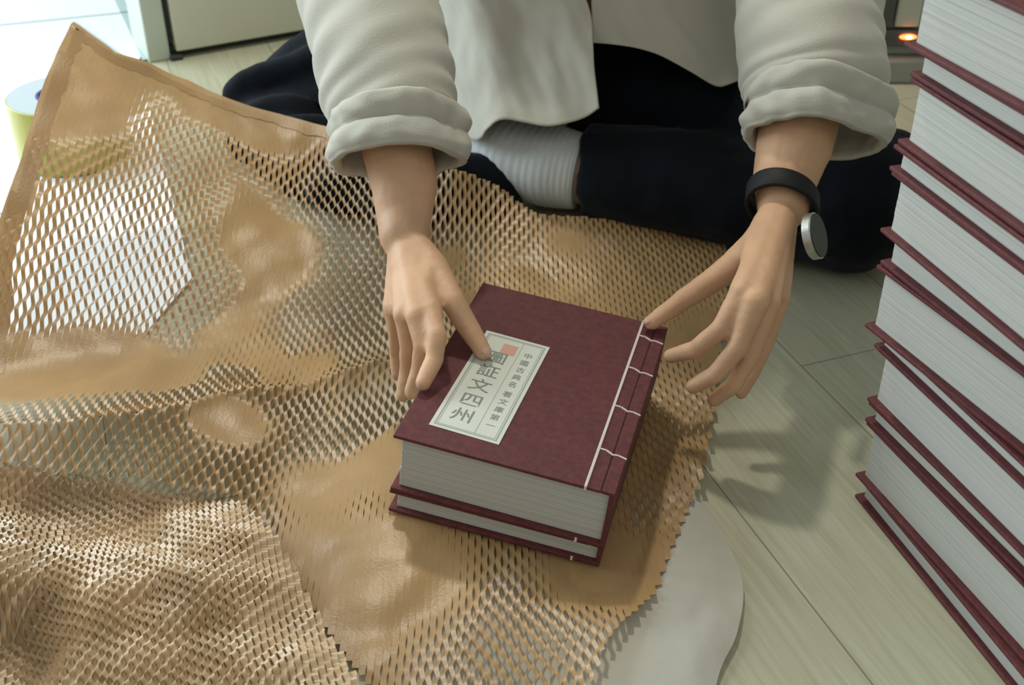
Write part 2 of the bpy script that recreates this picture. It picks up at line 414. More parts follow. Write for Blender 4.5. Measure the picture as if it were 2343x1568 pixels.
class VN:                                     # smooth value noise on a grid
    def __init__(s, seed): s.t = np.random.RandomState(seed).rand(64, 64)*2-1
    def __call__(s, X, Y):
        X, Y = .79*X-.61*Y, .61*X+.79*Y
        return .72*s.g(X, Y) + .42*s.g(1.3*Y+17.3, 9.1-1.9*X)
    def g(s, X, Y):
        xi = np.floor(X).astype(int); yi = np.floor(Y).astype(int); fx = X-xi; fy = Y-yi
        fx = fx*fx*(3-2*fx); fy = fy*fy*(3-2*fy); t = s.t
        g = lambda a, b: t[a % 64, b % 64]
        return (g(xi, yi)*(1-fx)+g(xi+1, yi)*fx)*(1-fy) + (g(xi, yi+1)*(1-fx)+g(xi+1, yi+1)*fx)*fy
def inpoly(X, Y, poly):
    r = np.zeros(X.shape, bool); n = len(poly)
    for i in range(n):
        x0, y0 = poly[i]; x1, y1 = poly[(i+1) % n]
        c = ((y0 > Y) != (y1 > Y)) & (X < (x1-x0)*(Y-y0)/((y1-y0) if y1 != y0 else 1e-12)+x0); r ^= c
    return r
def honeycomb(name, zf, poly, ang, h, p, afun, tiltfun, m, fine, cut=None, seg=8):
    """slit kraft paper pulled open: wavy ribbons joined to their neighbours in turn, lens-shaped holes between"""
    poly = [(q[0], q[1]) for q in poly]
    ca, sa = cos(ang), sin(ang)
    U = [x*ca+y*sa for x, y in poly]; V = [-x*sa+y*ca for x, y in poly]
    j0, j1 = int(min(V)/h)-1, int(max(V)/h)+2; u0, u1 = min(U)-p, max(U)+p
    nu = int((u1-u0)/(p/seg)); us = u0+np.arange(nu+1)*(p/seg)
    J = np.arange(j0, j1)[:, None]; UU = np.broadcast_to(us[None], (len(J), nu+1))
    ph = 2*pi*UU/p - pi*(J % 2); c = np.cos(ph)
    X0 = UU*ca-(J*h)*sa; Y0 = UU*sa+(J*h)*ca
    a = afun(X0, Y0)*h
    vc = J*h + a*c; wd = h-2*a
    def pos(sgn):
        v = vc+sgn*wd/2; x = UU*ca-v*sa; y = UU*sa+v*ca
        z = zf(x, y)
        e = .002
        gx = (zf(x+e, y)-z)/e; gy = (zf(x, y+e)-z)/e
        nl = np.sqrt(gx*gx+gy*gy+1)
        t = -tiltfun(X0, Y0)*a*(sgn*(1-sgn*c)/2*2.0)
        fz = fine(x, y)
        return np.stack([x-gx/nl*(t+fz), y-gy/nl*(t+fz), z+(t+fz)/nl], -1)
    lo, hi = pos(-1), pos(1)
    keep = inpoly(X0, Y0, poly)
    nr, nc = X0.shape
    verts = np.concatenate([lo.reshape(-1, 3), hi.reshape(-1, 3)])
    idx = np.arange(nr*nc).reshape(nr, nc); N = nr*nc
    k = keep[:, :-1] & keep[:, 1:]
    A = idx[:, :-1][k]; B = idx[:, 1:][k]
    faces = np.stack([A, B, B+N, A+N], 1)
    used, inv = np.unique(faces, return_inverse=True); faces = inv.reshape(faces.shape)
    me = bpy.data.meshes.new(name); verts = verts[used]
    me.vertices.add(len(verts)); me.vertices.foreach_set('co', verts.ravel())
    me.loops.add(faces.size); me.loops.foreach_set('vertex_index', faces.ravel().astype('i'))
    me.polygons.add(len(faces)); me.polygons.foreach_set('loop_start', (np.arange(len(faces))*4).astype('i'))
    me.polygons.foreach_set('use_smooth', np.ones(len(faces), bool))
    me.update(calc_edges=True); me.validate(); me.materials.append(m)
    o = bpy.data.objects.new(name, me); C.objects.link(o); return o

def cr2(pts, n):
    P = [np.array(p, float) for p in pts]; out = []
    for a, b in zip(P[:-1], P[1:]):
        for k in range(n): out.append(tuple(a+(b-a)*k/n))
    return out + [tuple(P[-1])]
def W(px, py, z): p = at(px, py, z); return (p.x, p.y, p.z)
main_pts = [W(*q) for q in [
    (170, 60, .27), (345, 150, .215), (520, 232, .165), (760, 300, .125), (900, 350, .110), (1040, 400, .095), (1220, 480, .05), (1420, 497, .035), (1650, 515, .020),
    (90, 300, .205), (250, 330, .175), (450, 400, .13), (650, 450, .085), (850, 520, .065), (1000, 540, .045), (1200, 590, .022), (1420, 610, .012), (1620, 640, .008),
    (0, 560, .135), (180, 580, .105), (400, 620, .07), (620, 660, .038), (850, 700, .022), (1650, 760, .006),
    (-100, 800, .07), (150, 820, .045), (400, 850, .030), (620, 870, .030), (760, 860, .022), (1640, 900, .008),
    (-120, 960, .055), (0, 1000, .068), (250, 985, .062), (430, 965, .052), (560, 930, .040), (680, 890, .022),
    (-100, 1060, .056), (120, 1080, .046), (280, 1095, .042), (450, 1125, .032), (560, 1140, .024), (700, 1060, .020), (800, 1150, .018),
    (640, 1300, .012), (760, 1450, .010), (860, 1600, .012), (1000, 1400, .012), (1150, 1420, .016), (1150, 1650, .020),
    (1500, 1050, .010), (1560, 1200, .016), (1480, 1350, .022), (1400, 1450, .03), (1350, 1600, .035), (1600, 1050, .024)]]
# the paper carries the pile of books: follow the underside of the lower book
for u in (-.01, .07, .14, .205):
    for v in (-.01, .09, .19, .29):
        q = Matrix.Translation((0, 0, lift)) @ pile @ Vector((u, v, -.004)); main_pts.append((q.x, q.y, q.z))
zmain_raw = TPS(main_pts)
n1, n2, n3, n4 = VN(1), VN(2), VN(3), VN(4)
Minv = (Matrix.Translation((0, 0, lift)) @ pile).inverted()
def under_books(x, y):                        # 1 under the pile
    c0 = np.array(Minv)
    u = c0[0, 0]*x+c0[0, 1]*y+c0[0, 3]; v = c0[1, 0]*x+c0[1, 1]*y+c0[1, 3]
    s = lambda t: 1/(1+np.exp(-t/.008))
    return s(u+.012)*s(.215-u)*s(v+.012)*s(.30-v)
RIDGE = [tuple(at(*q))[:2] for q in [(-80, 1010, .06), (150, 1000, .055), (300, 985, .05), (430, 955, .042), (560, 915, .034), (700, 885, .026), (860, 850, .018)]]
def zmain(x, y):
    z = zmain_raw(x, y)
    far = 1-under_books(x, y)
    z = z + far*(.0055*n1(x*9+3, y*9) + .0030*n2(x*24, y*24+5))
    # sharp crease running from the left lip towards the books
    best = np.full(np.shape(x), 9.0)
    for (ax_, ay_), (bx_, by_) in zip(RIDGE[:-1], RIDGE[1:]):
        t = np.clip(((x-ax_)*(bx_-ax_)+(y-ay_)*(by_-ay_))/((bx_-ax_)**2+(by_-ay_)**2), 0, 1)
        best = np.minimum(best, np.hypot(x-ax_-t*(bx_-ax_), y-ay_-t*(by_-ay_)))
    z = z + .011*np.exp(-best/.011)
    return np.maximum(z, .0065)
main_poly = [at(px, py, z) for px, py, z in [(140, 88, .27), (172, 58, .27), (262, 118, .24), (345, 150, .215), (520, 232, .165), (640, 272, .14), (760, 300, .125), (850, 340, .115), (960, 385, .10), (1060, 400, .09), (1140, 435, .07), (1225, 485, .05),
    (1420, 497, .035), (1650, 515, .020), (1668, 640, .007), (1650, 800, .006), (1635, 950, .014), (1610, 1080, .024), (1560, 1200, .016), (1500, 1350, .022), (1400, 1450, .03), (1330, 1620, .035),
    (860, 1640, .012), (840, 1560, .012), (600, 1250, .015), (540, 1138, .024), (450, 1128, .032), (340, 1105, .038), (280, 1098, .042), (180, 1082, .048), (120, 1080, .052), (60, 1058, .055), (-100, 1064, .060), (-260, 900, .07), (-150, 800, .08), (0, 550, .135), (60, 380, .18), (110, 200, .23)]]
closed = [at(px, py, z) for px, py, z in [(270, 835, .04), (520, 985, .03), (150, 130, .25), (900, 1060, .02), (640, 340, .10), (640, 560, .06), (700, 1100, .02), (100, 870, .05), (950, 1330, .01), (1350, 1300, .01), (1300, 560, .02), (450, 205, .19), (560, 250, .16), (680, 290, .13), (790, 330, .10), (90, 260, .21), (30, 450, .16), (560, 1000, .03)]]
crad = [.075, .035, .11, .04, .05, .05, .04, .04, .07, .05, .03, .03, .035, .035, .03, .04, .04, .02]
opened = [at(px, py, z) for px, py, z in [(250, 620, .10), (300, 540, .12), (400, 300, .16), (330, 1000, .05), (560, 880, .03), (750, 1000, .02), (1150, 1400, .015), (1200, 1500, .015), (760, 520, .05), (1200, 540, .02), (1500, 600, .01), (600, 1080, .03)]]
orad = [.11, .09, .06, .08, .06, .07, .09, .06, .08, .10, .10, .05]
def amain(x, y):
    a = .13 + .05*n3(x*11+7, y*9+2) + .04*n4(x*26, y*22)
    for q, r in zip(opened, orad): a = a + .11*np.exp(-((x-q.x)**2+(y-q.y)**2)/r**2)
    for q, r in zip(closed, crad): a = a - .26*np.exp(-((x-q.x)**2+(y-q.y)**2)/r**2)
    m = .62*n2(x*7.3+11, y*6.1+3) + .45*n4(x*17+2, y*15+9) + .16*n1(x*30, y*28)
    for q, r in zip(opened, orad): m = m + .55*np.exp(-((x-q.x)**2+(y-q.y)**2)/r**2)
    for q, r in zip(closed, crad): m = m - 1.2*np.exp(-((x-q.x)**2+(y-q.y)**2)/r**2)
    m = np.clip((m+.34)/.30, 0, 1)
    right = 1/(1+np.exp(-(x-(-.05))/.05)) * 1/(1+np.exp(-(y-1.02)/.05))       # less pulled open behind the books
    return np.clip(a, .03, .26)*(.06+.94*m*m*(3-2*m))*(1-.50*right)
def tmain(x, y): return (1.25 + .6*n2(x*7+9, y*7))*(1-.45/(1+np.exp(-(x+.02)/.08)))
hp = honeycomb('honeycomb_paper', zmain, main_poly, radians(90), .0062, .0200, amain, tmain, M_kraft,
               lambda x, y: .0005*n3(x*55, y*55))
edge = [at(px, py, z) for px, py, z in [(-60, 760, .105), (0, 550, .135), (62, 380, .18), (112, 200, .23), (142, 86, .27), (171, 57, .27), (262, 118, .24), (345, 150, .215), (432, 188, .19), (520, 232, .165), (640, 272, .14), (760, 300, .125), (850, 342, .115)]]
pe = cr2([(q.x, q.y) for q in edge], 14)
cen = np.array([at(300, 400, .15).x, at(300, 400, .15).y]); vs = []; bw = .016
for i, (x, y) in enumerate(pe):
    a_ = np.array(pe[max(i-1, 0)]); b_ = np.array(pe[min(i+1, len(pe)-1)]); d_ = b_-a_; d_ = d_/np.linalg.norm(d_); n_ = np.array([-d_[1], d_[0]])
    if n_ @ (cen-np.array([x, y])) < 0: n_ = -n_
    for t_ in (-.004, .004, .011, bw+.004*n1(np.array(i*.4), np.array(3.0))):
        q = np.array([x, y])+n_*t_; vs.append((q[0], q[1], float(zmain(np.array([q[0]]), np.array([q[1]]))[0])+.0007))
fs = [(i*4+k_, i*4+k_+1, i*4+k_+5, i*4+k_+4) for i in range(len(pe)-1) for k_ in range(3)]
bo = mesh_obj('border', vs, fs, M_kraft, smooth=True)
bm = bmesh.new(); bm.from_mesh(hp.data); bm.from_mesh(bo.data); bm.to_mesh(hp.data); bm.free(); bpy.data.objects.remove(bo)
tag(hp, 'large open sheet of brown honeycomb kraft paper spread under the titled books', 'wrapping paper')

# crumpled second layer, front left
bun_pts = [W(*q) for q in [
    (-200, 1040, .045), (0, 1070, .030), (150, 1100, .020), (280, 1130, .016), (420, 1160, .020), (540, 1160, .028), (640, 1260, .034),
    (230, 1180, .006), (330, 1170, .010), (120, 1150, .010), (400, 1225, .050), (500, 1210, .055), (330, 1265, .050), (120, 1250, .042), (-20, 1200, .052), (-200, 1200, .06),
    (200, 1350, .058), (400, 1350, .062), (560, 1330, .058), (660, 1360, .040), (0, 1380, .050), (-200, 1400, .06),
    (20, 1450, .022), (60, 1560, .018), (200, 1500, .055), (400, 1500, .064), (600, 1480, .060), (740, 1480, .038), (820, 1580, .034),
    (200, 1700, .05), (500, 1700, .06), (760, 1700, .045), (-150, 1560, .05)]]
zb_raw = TPS(bun_pts)
bun_poly = [at(px, py, z) for px, py, z in [(-300, 1030, .045), (-60, 1045, .04), (150, 1080, .02), (280, 1100, .02), (450, 1122, .025), (545, 1140, .028), (600, 1185, .034), (650, 1262, .034), (700, 1350, .036), (745, 1440, .036), (800, 1530, .034), (850, 1640, .034), (840, 1760, .04), (-350, 1760, .05)]]
X0B = at(560, 1150, .03).x
MP = [(q.x, q.y) for q in main_poly]
def zbun(x, y):
    z = np.maximum(zb_raw(x, y) + .0075*n2(x*16+4, y*16) + .0055*n3(x*34, y*34+1), .0155)
    return np.maximum(z, np.where(inpoly(x, y, MP) & (x > X0B), zmain(x, y)+.0065, 0))
def abun(x, y): return np.clip(.165 + .07*n1(x*14, y*14) + .06*n4(x*30+3, y*28), .03, .27)
def tbun(x, y): return 1.5 + .5*n1(x*9, y*9+4)
cp = honeycomb('honeycomb_paper', zbun, bun_poly, radians(106), .0058, .0125, abun, tbun, M_kraft_sheen,
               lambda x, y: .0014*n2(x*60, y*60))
cp2 = honeycomb('fold_under', lambda x, y: np.maximum(np.maximum(zbun(x, y)-.010, .008), np.where(inpoly(x, y, MP) & (x > X0B), zmain(x, y)+.0035, 0)), [q for q in bun_poly], radians(106), .0058, .0125, lambda x, y: .35*abun(x, y), tbun, M_kraft_sheen,
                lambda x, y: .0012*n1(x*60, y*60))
bm = bmesh.new(); bm.from_mesh(cp.data); bm.from_mesh(cp2.data); bm.to_mesh(cp.data); bm.free()
bpy.data.objects.remove(cp2)
tag(cp, 'crumpled fold of brown honeycomb paper at the bottom left, with pale sheen', 'wrapping paper')

# white tissue interleaf peeping out at the right and the bottom
lc = cr([at(*q) for q in [(1440, 1110, .005), (1300, 1250, .004), (1100, 1330, .004), (950, 1400, .004), (838, 1468, .004), (815, 1560, .004), (800, 1720, .004)]], 16)
rc = cr([at(*q) for q in [(1470, 1095, .006), (1590, 1120, .012), (1655, 1210, .014), (1700, 1330, .010), (1688, 1440, .012), (1645, 1540, .010), (1610, 1720, .008)]], 16)
NT = 70; vs = []
for a_, b_ in zip(lc, rc):
    for k_ in range(NT+1):
        q = a_+(b_-a_)*k_/NT; X_, Y_ = np.array([q[0]]), np.array([q[1]])
        z_ = .006+.016*(k_/NT)**2*(1-(k_/NT)**6)+.004*float(n1(X_*14, Y_*14)[0])+.0015*float(n2(X_*45, Y_*30)[0])
        if inpoly(X_, Y_, MP)[0]: z_ = min(z_, float(zmain(X_, Y_)[0])-.004)
        vs.append((q[0], q[1], max(z_, .002)))
fs = [(i*(NT+1)+k_, i*(NT+1)+k_+1, (i+1)*(NT+1)+k_+1, (i+1)*(NT+1)+k_) for i in range(len(lc)-1) for k_ in range(NT)]
ti = mesh_obj('tissue_paper', vs, fs, M_tissue, smooth=True)
tag(ti, 'thin whitish tissue sheet under the kraft paper, showing along its near right edge', 'tissue paper')

# ------------------------------------------------------------------ person
def cone_bm(bm, a, b, ra, rb, caps=True, seg=20):
    a = Vector(a); b = Vector(b); d = b-a
    if d.length < 1e-6: return
    q = d.to_track_quat('Z', 'Y').to_matrix().to_4x4(); q.translation = (a+b)/2
    bmesh.ops.create_cone(bm, cap_ends=True, segments=seg, radius1=ra, radius2=rb, depth=d.length, matrix=q)
    if caps:
        for c, r in ((a, ra), (b, rb)):
            bmesh.ops.create_icosphere(bm, subdivisions=3, radius=r*1.0, matrix=Matrix.Translation(c))
def chain(bm, pts, caps=True):
    for (a, ra), (b, rb) in zip(pts[:-1], pts[1:]): cone_bm(bm, a, b, ra, rb, caps)
def blob(bm, c, r, rot=None):
    M = Matrix.Translation(c) @ (rot or Matrix.Identity(4)) @ Matrix.Diagonal((*r, 1))
    bmesh.ops.create_icosphere(bm, subdivisions=4, radius=1, matrix=M)
def remeshed(name, bm, voxel, sm, material, parent, it=6):
    o = bm_obj(name, bm, material, parent)
    md = o.modifiers.new('r', 'REMESH'); md.mode = 'VOXEL'; md.voxel_size = voxel
    s = o.modifiers.new('s', 'SMOOTH'); s.factor = sm; s.iterations = it
    bake(o); smooth(o)
    if not o.data.materials: o.data.materials.append(material)
    return o
def displace(o, f):
    me = o.data; me.update()
    ns = [v.normal.copy() for v in me.vertices]
    for v, n in zip(me.vertices, ns): v.co = v.co + n*f(v.co, n)
    me.update()
def fbm(p, s): q = p*s; return noise.noise(q)+.5*noise.noise(q*2.1+Vector((5, 1, 2)))

person = empty('person', (.05, 1.72, 0))
tag(person, 'person in pale rolled-sleeve shirt and dark trousers, sitting cross-legged, wrapping books', 'person')
PI = Matrix.Translation((-.05, -1.72, 0))
def own(o):                                   # geometry was laid out in room coordinates; hang it on the person
    o.data.transform(PI @ Matrix.Identity(4)); return o

bm = bmesh.new()
# trunk, neck and head (mostly under clothes or above the frame)
chain(bm, [((.05, 1.75, .12), .12), ((.05, 1.72, .30), .115), ((.05, 1.67, .46), .12), ((.05, 1.62, .58), .09), ((.05, 1.57, .66), .05), ((.05, 1.54, .72), .05)])
blob(bm, (.05, 1.50, .80), (.075, .095, .11), Matrix.Rotation(radians(25), 4, 'X'))
blob(bm, (.05, 1.40, .775), (.012, .016, .018))                                   # nose
for s in (-1, 1):
    blob(bm, (.05+s*.077, 1.52, .79), (.008, .018, .028))
    blob(bm, (.05+s*.03, 1.418, .80), (.014, .010, .008))
# arms
LEl = ad(845, -150, 1.36); LWr = at(925, 540, .190)
REl = ad(1850, -150, 1.36); RWr = at(1792, 470, .200)
chain(bm, [((-.15, 1.64, .58), .055), (LEl, .045), (ad(905, 330, 1.16), .0375), (ad(925, 420, 1.125), .0355), (at(925, 500, .198), .0290), (LWr, .0262)])
chain(bm, [((.25, 1.64, .58), .055), (REl, .047), (ad(1835, 250, 1.22), .0440), (ad(1818, 330, 1.185), .0415), (at(1796, 410, .216), .0345), (RWr, .0280)])
# viewer-left hand (the person's right)
def hand(bm, wrist, wr, fingers, thumb, kr=.0125):
    for f in fingers:
        pts = [(at(*q[:3]), q[3]) for q in f]
        chain(bm, [(wrist + (pts[0][0]-wrist)*.05, wr*.62), (wrist.lerp(pts[0][0], .55), kr*1.12), (pts[0][0], kr)])
        chain(bm, [(pts[0][0], kr*.93)] + pts[1:])
    for f, g in zip(fingers[:-1], fingers[1:]):   # flesh of the palm between the metacarpals
        a = at(*f[0][:3]); b = at(*g[0][:3]); m_ = (a+b)/2
        chain(bm, [(wrist, wr*.6), (wrist.lerp(m_, .93), kr*.98)])
    pts = [(at(*q[:3]), q[3]) for q in thumb]
    chain(bm, [(wrist, wr*.72)] + pts)
    chain(bm, [(pts[0][0], pts[0][1]), (at(*fingers[0][0][:3]).lerp(wrist, .25), kr)])
Lf = [[(983, 712, .168, .011), (1000, 768, .160, .0098), (994, 822, .143, .0090), (968, 878, .1330, .0078)],
      [(955, 722, .166, .011), (968, 790, .146, .0098), (960, 845, .120, .0088), (942, 898, .098, .0076)],
      [(927, 720, .156, .011), (935, 792, .126, .0094), (932, 850, .096, .0086), (922, 905, .074, .0074)],
      [(904, 705, .143, .010), (906, 768, .112, .0084), (907, 815, .086, .0076), (908, 858, .068, .0068)]]
Lt = [(988, 610, .180, .0165), (1036, 690, .166, .0128), (1074, 752, .145, .0108), (1106, 806, .1285, .0085)]
hand(bm, LWr, .0262, Lf, Lt)
Rf = [[(1700, 668, .190, .012), (1650, 752, .158, .0100), (1590, 800, .126, .0090), (1535, 815, .104, .0078)],
      [(1730, 688, .188, .012), (1690, 795, .146, .0100), (1635, 858, .112, .0090), (1585, 885, .090, .0078)],
      [(1755, 695, .176, .012), (1722, 808, .132, .0096), (1680, 880, .098, .0088), (1635, 915, .076, .0076)],
      [(1778, 680, .160, .011), (1755, 780, .120, .0086), (1724, 850, .090, .0078), (1696, 900, .070, .0068)]]
Rt = [(1735, 560, .190, .0180), (1655, 625, .160, .0138), (1565, 685, .136, .0112), (1492, 738, .1145, .0085)]
hand(bm, RWr, .0280, Rf, Rt, kr=.0135)
# bare calf of the leg lying in front
chain(bm, [((.26, 1.43, .075), .050), ((.13, 1.455, .072), .046), ((.03, 1.50, .072), .044)])
body = remeshed('body', bm, .0026, .5, M_skin, person, 5); own(body)
displace(body, lambda p, n: .0006*fbm(p, 60))
# thumbnails
def nail(pa, pb, side, rr):
    a = at(*pa[:3]); b = at(*pb[:3]); d = (b-a).normalized(); up = (Vector((0, 0, 1))-d*d.z).normalized(); up = (up+Vector(side)).normalized()
    up = (up-d*up.dot(d)).normalized(); s = d.cross(up)
    bm = bmesh.new(); bmesh.ops.create_uvsphere(bm, u_segments=20, v_segments=12, radius=1)
    R = Matrix(((s.x, d.x, up.x, 0), (s.y, d.y, up.y, 0), (s.z, d.z, up.z, 0), (0, 0, 0, 1)))
    M = Matrix.Translation(b+up*(rr*.62)+d*.001) @ R @ Matrix.Diagonal((.0055, .0070, .0032, 1))
    for v in bm.verts: v.co = M @ v.co
    o = bm_obj('thumbnail', bm, M_nail, body, True); own(o)
nail(Lt[2], Lt[3], (0, 0, 0), .0085); nail(Rt[2], Rt[3], (0, 0, 0), .0085)
# hair
bm = bmesh.new(); blob(bm, (.05, 1.525, .825), (.086, .098, .105), Matrix.Rotation(radians(20), 4, 'X'))
blob(bm, (.05, 1.56, .78), (.08, .07, .09))
hr = remeshed('hair', bm, .006, .5, M_hair, person, 3); own(hr); displace(hr, lambda p, n: .004*fbm(p, 40)); hr['label'] = 'short black hair'

# trousers
bm = bmesh.new()
chain(bm, [((-.04, 1.76, .125), .125), ((.14, 1.76, .125), .125)])
chain(bm, [((.13, 1.74, .12), .110), ((.32, 1.50, .115), .090), ((.435, 1.335, .098), .086), ((.47, 1.36, .095), .085)])
cone_bm(bm, (.43, 1.34, .085), (.33, 1.385, .078), .084, .076)
cone_bm(bm, (.33, 1.385, .078), (.22, 1.43, .077), .076, .070)
cone_bm(bm, (.22, 1.43, .077), (.100, 1.462, .074), .072, .064, caps=False)
chain(bm, [((-.03, 1.76, .12), .110), ((-.22, 1.70, .125), .088), ((-.37, 1.67, .082), .060)])
chain(bm, [((-.37, 1.65, .065), .060), ((-.27, 1.52, .060), .056), ((-.17, 1.46, .050), .050), ((-.02, 1.475, .046), .044)])
trou = remeshed('trousers', bm, .005, .5, M_trouser, person, 8); own(trou)
def wr_tr(p, n):
    q = p + Vector((.05, 1.72, 0))
    f = .006*fbm(Vector((q.x*1.0, q.y*2.6, q.z*2.6)), 6) + .0025*fbm(q, 22)
    if q.x < -.1: f += .009*sin(q.y*100 + q.z*40 - q.x*18 + 2*noise.noise(q*4))
    return f
displace(trou, wr_tr); trou['label'] = 'black navy trousers with one leg rolled up'

# ribbed sock
def tube(name, pts, seg, m, parent, prof=None, closed_ends=True):
    """pts: (centre, radius across, radius second axis); smooth swept tube"""
    P = [Vector(p[0]) for p in pts]; n = len(P); vs = []; fs = []
    up = Vector((0, 0, 1))
    for i in range(n):
        d = (P[min(i+1, n-1)]-P[max(i-1, 0)]).normalized(); s = d.cross(Vector((0, 1, .25))).normalized()
        if s.length < .1: s = Vector((1, 0, 0))
        t = s.cross(d).normalized()
        for k in range(seg):
            a = 2*pi*k/seg; r = 1 if prof is None else prof(i/(n-1), a)
            vs.append(P[i]+s*cos(a)*pts[i][1]*r+t*sin(a)*pts[i][2]*r)
    for i in range(n-1):
        for k in range(seg): fs.append((i*seg+k, i*seg+(k+1) % seg, (i+1)*seg+(k+1) % seg, (i+1)*seg+k))
    if closed_ends: fs.append(tuple(range(seg))[::-1]); fs.append(tuple((n-1)*seg+k for k in range(seg)))
    return mesh_obj(name, vs, fs, m, parent, True)
so = cr([(.094, 1.462, .074, .050), (.075, 1.468, .075, .0545), (.045, 1.482, .076, .056), (.01, 1.505, .078, .057), (-.02, 1.54, .082, .054), (-.04, 1.60, .085, .046), (-.05, 1.67, .085, .035)], 14)
sk = tube('sock', [((q[0], q[1], q[2]), q[3], q[3]) for q in so], 96, M_sock, person, prof=lambda t, a: 1+.012*sin(t*150)+.012*sin(t*23+1)); own(sk)
sk['label'] = 'white ribbed sock'

# shirt: two front panels, back, yoke
def shirt_panels():
    cols = [  # (side seam) ... left front panel, last row is the hem
        [(1008, 0, 1.60), (1014, 100, 1.575), (1045, 210, 1.53), (1075, 335, 1.47)],
        [(1058, 0, 1.55), (1072, 100, 1.53), (1098, 200, 1.49), (1112, 318, 1.445)],
        [(1105, 0, 1.53), (1118, 90, 1.505), (1128, 170, 1.47), (1135, 268, 1.43)],
        [(1180, 0, 1.535), (1188, 90, 1.52), (1190, 180, 1.475), (1190, 277, 1.425)],
        [(1250, 0, 1.52), (1255, 90, 1.49), (1256, 190, 1.45), (1256, 294, 1.41)],
        [(1310, 0, 1.51), (1312, 90, 1.48), (1314, 180, 1.445), (1318, 276, 1.41)],
        [(1352, 0, 1.50), (1355, 80, 1.475), (1362, 160, 1.44), (1371, 248, 1.41)],
        # right front panel
        [(1353, -60, 1.515), (1353, 0, 1.505), (1354, 50, 1.495), (1355, 98, 1.488)],
        [(1430, -40, 1.52), (1432, 10, 1.505), (1436, 60, 1.49), (1440, 104, 1.48)],
        [(1520, -30, 1.53), (1522, 25, 1.51), (1526, 80, 1.49), (1530, 128, 1.475)],
        [(1595, -20, 1.53), (1596, 50, 1.51), (1598, 115, 1.485), (1601, 174, 1.465)],
        [(1650, -10, 1.54), (1652, 70, 1.515), (1650, 145, 1.48), (1646, 214, 1.450)],
        [(1695, -10, 1.56), (1696, 60, 1.54), (1694, 120, 1.50), (1690, 178, 1.465)],
        [(1745, -10, 1.60), (1745, 60, 1.58), (1742, 120, 1.54), (1735, 185, 1.50)]]
    nf = len(cols); grid = []
    cx, top = .05, [(.66, 1.60, .065, .055), (.62, 1.62, .15, .08), (.54, 1.65, .205, .115), (.44, 1.67, .20, .135), (.36, 1.70, .20, .155)]
    for i, c in enumerate(cols):
        xs0 = ad(*c[0]).x
        f = i if i < 7 else i-1
        a = pi + pi*f/(nf-2)                  # round the front from the left side to the right
        col = [Vector((cx+rx*cos(a), cy+ry*sin(a), z)) for z, cy, rx, ry in top] + [ad(*q) for q in c]
        grid.append(col)
    back = []
    for k in range(1, 8):
        a = pi*k/8
        col = [Vector((cx+rx*cos(a), cy+ry*sin(a), z)) for z, cy, rx, ry in top]
        col += [Vector((cx+.225*cos(a), 1.72+.16*sin(a), z)) for z in (.27, .21, .15, .09)]
        back.append(col)
    return grid, back
g, bk = shirt_panels()
nr = len(g[0]); vs = []; fs = []
order = g[:7]; L = len(order)
def add_cols(cs):
    base = len(vs)
    for c in cs: vs.extend(c)
    for i in range(len(cs)-1):
        for r in range(nr-1): fs.append((base+i*nr+r, base+i*nr+r+1, base+(i+1)*nr+r+1, base+(i+1)*nr+r))
add_cols(g[7:] + bk + g[:7])
sh = mesh_obj('shirt', vs, fs, M_shirt, person, True)
md = sh.modifiers.new('s', 'SUBSURF'); md.levels = 4; md.render_levels = 4; md.boundary_smooth = 'PRESERVE_CORNERS'
bake(sh); own(sh)
def wr_sh(p, n):
    q = p+Vector((.05, 1.72, 0))
    return .009*fbm(Vector((q.x*1.8+q.z*.8, q.y, q.z*.6)), 7) + .0055*fbm(Vector((q.x*1.4+q.z*.9, q.y, q.z*.5)), 17)
displace(sh, wr_sh)
md = sh.modifiers.new('t', 'SOLIDIFY'); md.thickness = .0016; md.offset = 0
smooth(sh); sh['label'] = 'loose pale shirt, unbuttoned at the hem'

